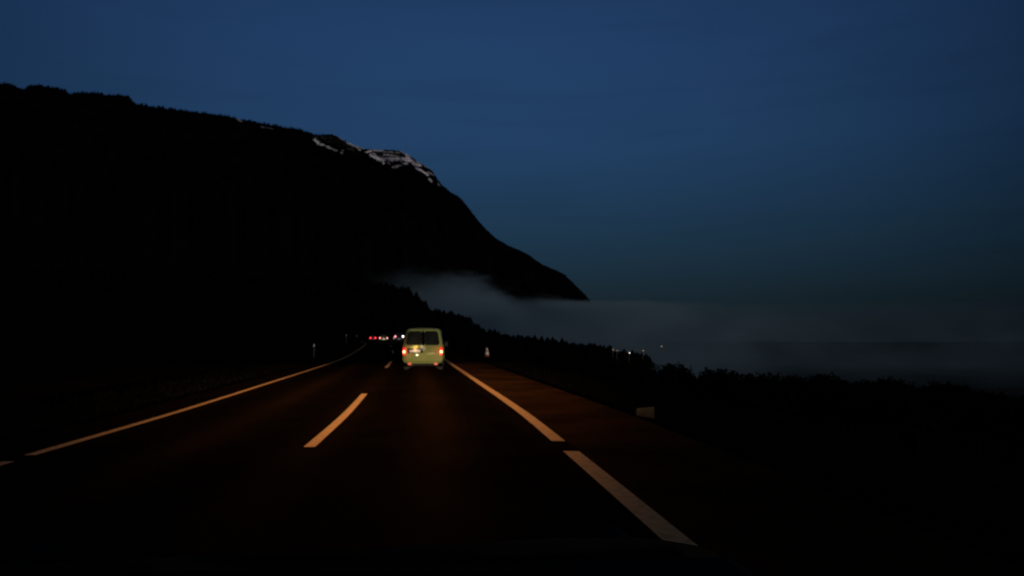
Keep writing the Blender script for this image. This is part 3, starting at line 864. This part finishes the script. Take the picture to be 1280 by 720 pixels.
# top surface: high and ragged at the mountain's foot (left), lower and smooth to the right
mr = nt.nodes.new('ShaderNodeMapRange'); mr.interpolation_type = 'SMOOTHSTEP'; mr.inputs[1].default_value = -110; mr.inputs[2].default_value = 40; mr.inputs[3].default_value = 132; mr.inputs[4].default_value = 84
nt.links.new(sp_.outputs['X'], mr.inputs[0])
amp = nt.nodes.new('ShaderNodeMapRange'); amp.inputs[1].default_value = -60; amp.inputs[2].default_value = 150; amp.inputs[3].default_value = 200; amp.inputs[4].default_value = 30
nt.links.new(sp_.outputs['X'], amp.inputs[0])
topz = mth('MULTIPLY', mth('ADD', mr.outputs[0], mth('MULTIPLY', nn, amp.outputs[0])), mth('DIVIDE', sp_.outputs['Y'], 1750.))
soft = nt.nodes.new('ShaderNodeMapRange'); soft.inputs[1].default_value = 200; soft.inputs[2].default_value = 650; soft.inputs[3].default_value = 14; soft.inputs[4].default_value = 110
nt.links.new(sp_.outputs['X'], soft.inputs[0])
softl = nt.nodes.new('ShaderNodeMapRange'); softl.inputs[1].default_value = -120; softl.inputs[2].default_value = 90; softl.inputs[3].default_value = 45; softl.inputs[4].default_value = 0
nt.links.new(sp_.outputs['X'], softl.inputs[0])
soft_out = mth('ADD', soft.outputs[0], softl.outputs[0])
depth = mth('DIVIDE', mth('SUBTRACT', topz, sp_.outputs['Z']), soft_out, True)
left = nt.nodes.new('ShaderNodeMapRange'); left.inputs[1].default_value = -70; left.inputs[2].default_value = 120
nt.links.new(mth('ADD', sp_.outputs['X'], mth('MULTIPLY', sp_.outputs['Y'], .12)), left.inputs[0])
right = nt.nodes.new('ShaderNodeMapRange'); right.inputs[1].default_value = 150; right.inputs[2].default_value = 380; right.inputs[3].default_value = 1; right.inputs[4].default_value = .09; nt.links.new(sp_.outputs['X'], right.inputs[0])
wp = nt.nodes.new('ShaderNodeMapRange'); wp.inputs[1].default_value = -.11; wp.inputs[2].default_value = .09; wp.inputs[3].default_value = .05; wp.inputs[4].default_value = 1.7
nt.links.new(nn, wp.inputs[0])
den = mth('MULTIPLY', mth('MULTIPLY', mth('MULTIPLY', depth, left.outputs[0]), wp.outputs[0]), mth('MULTIPLY', right.outputs[0], .0052))
nt.links.new(den, pv.inputs['Density'])
fg.data.materials.append(fm); structure(fg, 'stuff')
fg['label'] = 'pale grey fog bank lying at the foot of the mountain'

# ------------------------------------------------------------------ sky and dusk light
SUN_EL, SUN_ROT = R(1.6), R(138)
W = bpy.data.worlds.new('World'); S.world = W; W.use_nodes = True; nt = W.node_tree; nt.nodes.clear()
wo = nt.nodes.new('ShaderNodeOutputWorld'); bg = nt.nodes.new('ShaderNodeBackground'); nt.links.new(bg.outputs[0], wo.inputs[0])
sky = nt.nodes.new('ShaderNodeTexSky'); sky.sky_type = 'NISHITA'; sky.sun_disc = False; sky.sun_elevation = R(-3.5); sky.sun_rotation = SUN_ROT
sky.ozone_density = 4; sky.air_density = 1; sky.dust_density = .5
tc = nt.nodes.new('ShaderNodeTexCoord'); sp_ = nt.nodes.new('ShaderNodeSeparateXYZ'); nt.links.new(tc.outputs['Generated'], sp_.inputs[0])
# dusk bands: deep blue overhead, duller teal and slate towards the horizon
rp = nt.nodes.new('ShaderNodeValToRGB'); e = rp.color_ramp
el = [(0.0, (.0055, .0088, .0105)), (.02, (.0075, .0135, .0175)), (.06, (.0095, .0215, .032)), (.13, (.0115, .034, .064)), (.24, (.0150, .0480, .118)), (.36, (.0148, .046, .125)), (.5, (.0105, .032, .085)), (1, (.006, .018, .05))]
while len(e.elements) > 1: e.elements.remove(e.elements[0])
e.elements[0].position = el[0][0]; e.elements[0].color = (*el[0][1], 1)
for p_, c_ in el[1:]:
    q = e.elements.new(p_); q.color = (*c_, 1)
nt.links.new(sp_.outputs['Z'], rp.inputs[0])
# azimuth: a little darker to the far right and far left
az = mth('ARCTAN2', sp_.outputs['X'], sp_.outputs['Y'])
d2 = mth('MULTIPLY', mth('ADD', az, .05), mth('ADD', az, .05))
fall = mth('MAXIMUM', mth('SUBTRACT', 1.06, mth('MULTIPLY', d2, 1.35)), .45)
# faint streaks of thin cloud
mp = nt.nodes.new('ShaderNodeMapping'); mp.inputs['Scale'].default_value = (1.6, 1.6, 16); nt.links.new(tc.outputs['Generated'], mp.inputs[0])
nz = nt.nodes.new('ShaderNodeTexNoise'); nz.inputs['Scale'].default_value = 2.2; nz.inputs['Detail'].default_value = 4; nt.links.new(mp.outputs[0], nz.inputs['Vector'])
cl = nt.nodes.new('ShaderNodeMapRange'); cl.inputs[1].default_value = .52; cl.inputs[2].default_value = .75; cl.inputs[3].default_value = 1.0; cl.inputs[4].default_value = .91; nt.links.new(nz.outputs['Fac'], cl.inputs[0])
k_ = mth('MULTIPLY', fall, cl.outputs[0])
vm = nt.nodes.new('ShaderNodeVectorMath'); vm.operation = 'SCALE'; nt.links.new(rp.outputs[0], vm.inputs[0]); nt.links.new(k_, vm.inputs['Scale'])
sc2 = nt.nodes.new('ShaderNodeVectorMath'); sc2.operation = 'SCALE'; nt.links.new(sky.outputs[0], sc2.inputs[0]); sc2.inputs['Scale'].default_value = .02
ad = nt.nodes.new('ShaderNodeVectorMath'); ad.operation = 'ADD'; nt.links.new(vm.outputs[0], ad.inputs[0]); nt.links.new(sc2.outputs[0], ad.inputs[1])
nt.links.new(ad.outputs[0], bg.inputs[0]); bg.inputs['Strength'].default_value = 1.0

sd = bpy.data.lights.new('sun', 'SUN'); sd.energy = .65; sd.angle = R(12); sd.color = (1, .93, .90)
so_ = bpy.data.objects.new('sun', sd); COL.objects.link(so_)
dv = Vector((sin(SUN_ROT) * cos(SUN_EL), cos(SUN_ROT) * cos(SUN_EL), sin(SUN_EL)))
so_.rotation_euler = dv.to_track_quat('Z', 'Y').to_euler()

S.view_settings.view_transform = 'Standard'; S.view_settings.look = 'None'; S.view_settings.exposure = 0; S.view_settings.gamma = 1
S.cycles.volume_step_rate = 1.0; S.cycles.volume_max_steps = 128; S.cycles.volume_bounces = 1
S.cycles.max_bounces = 5; S.cycles.use_denoising = True
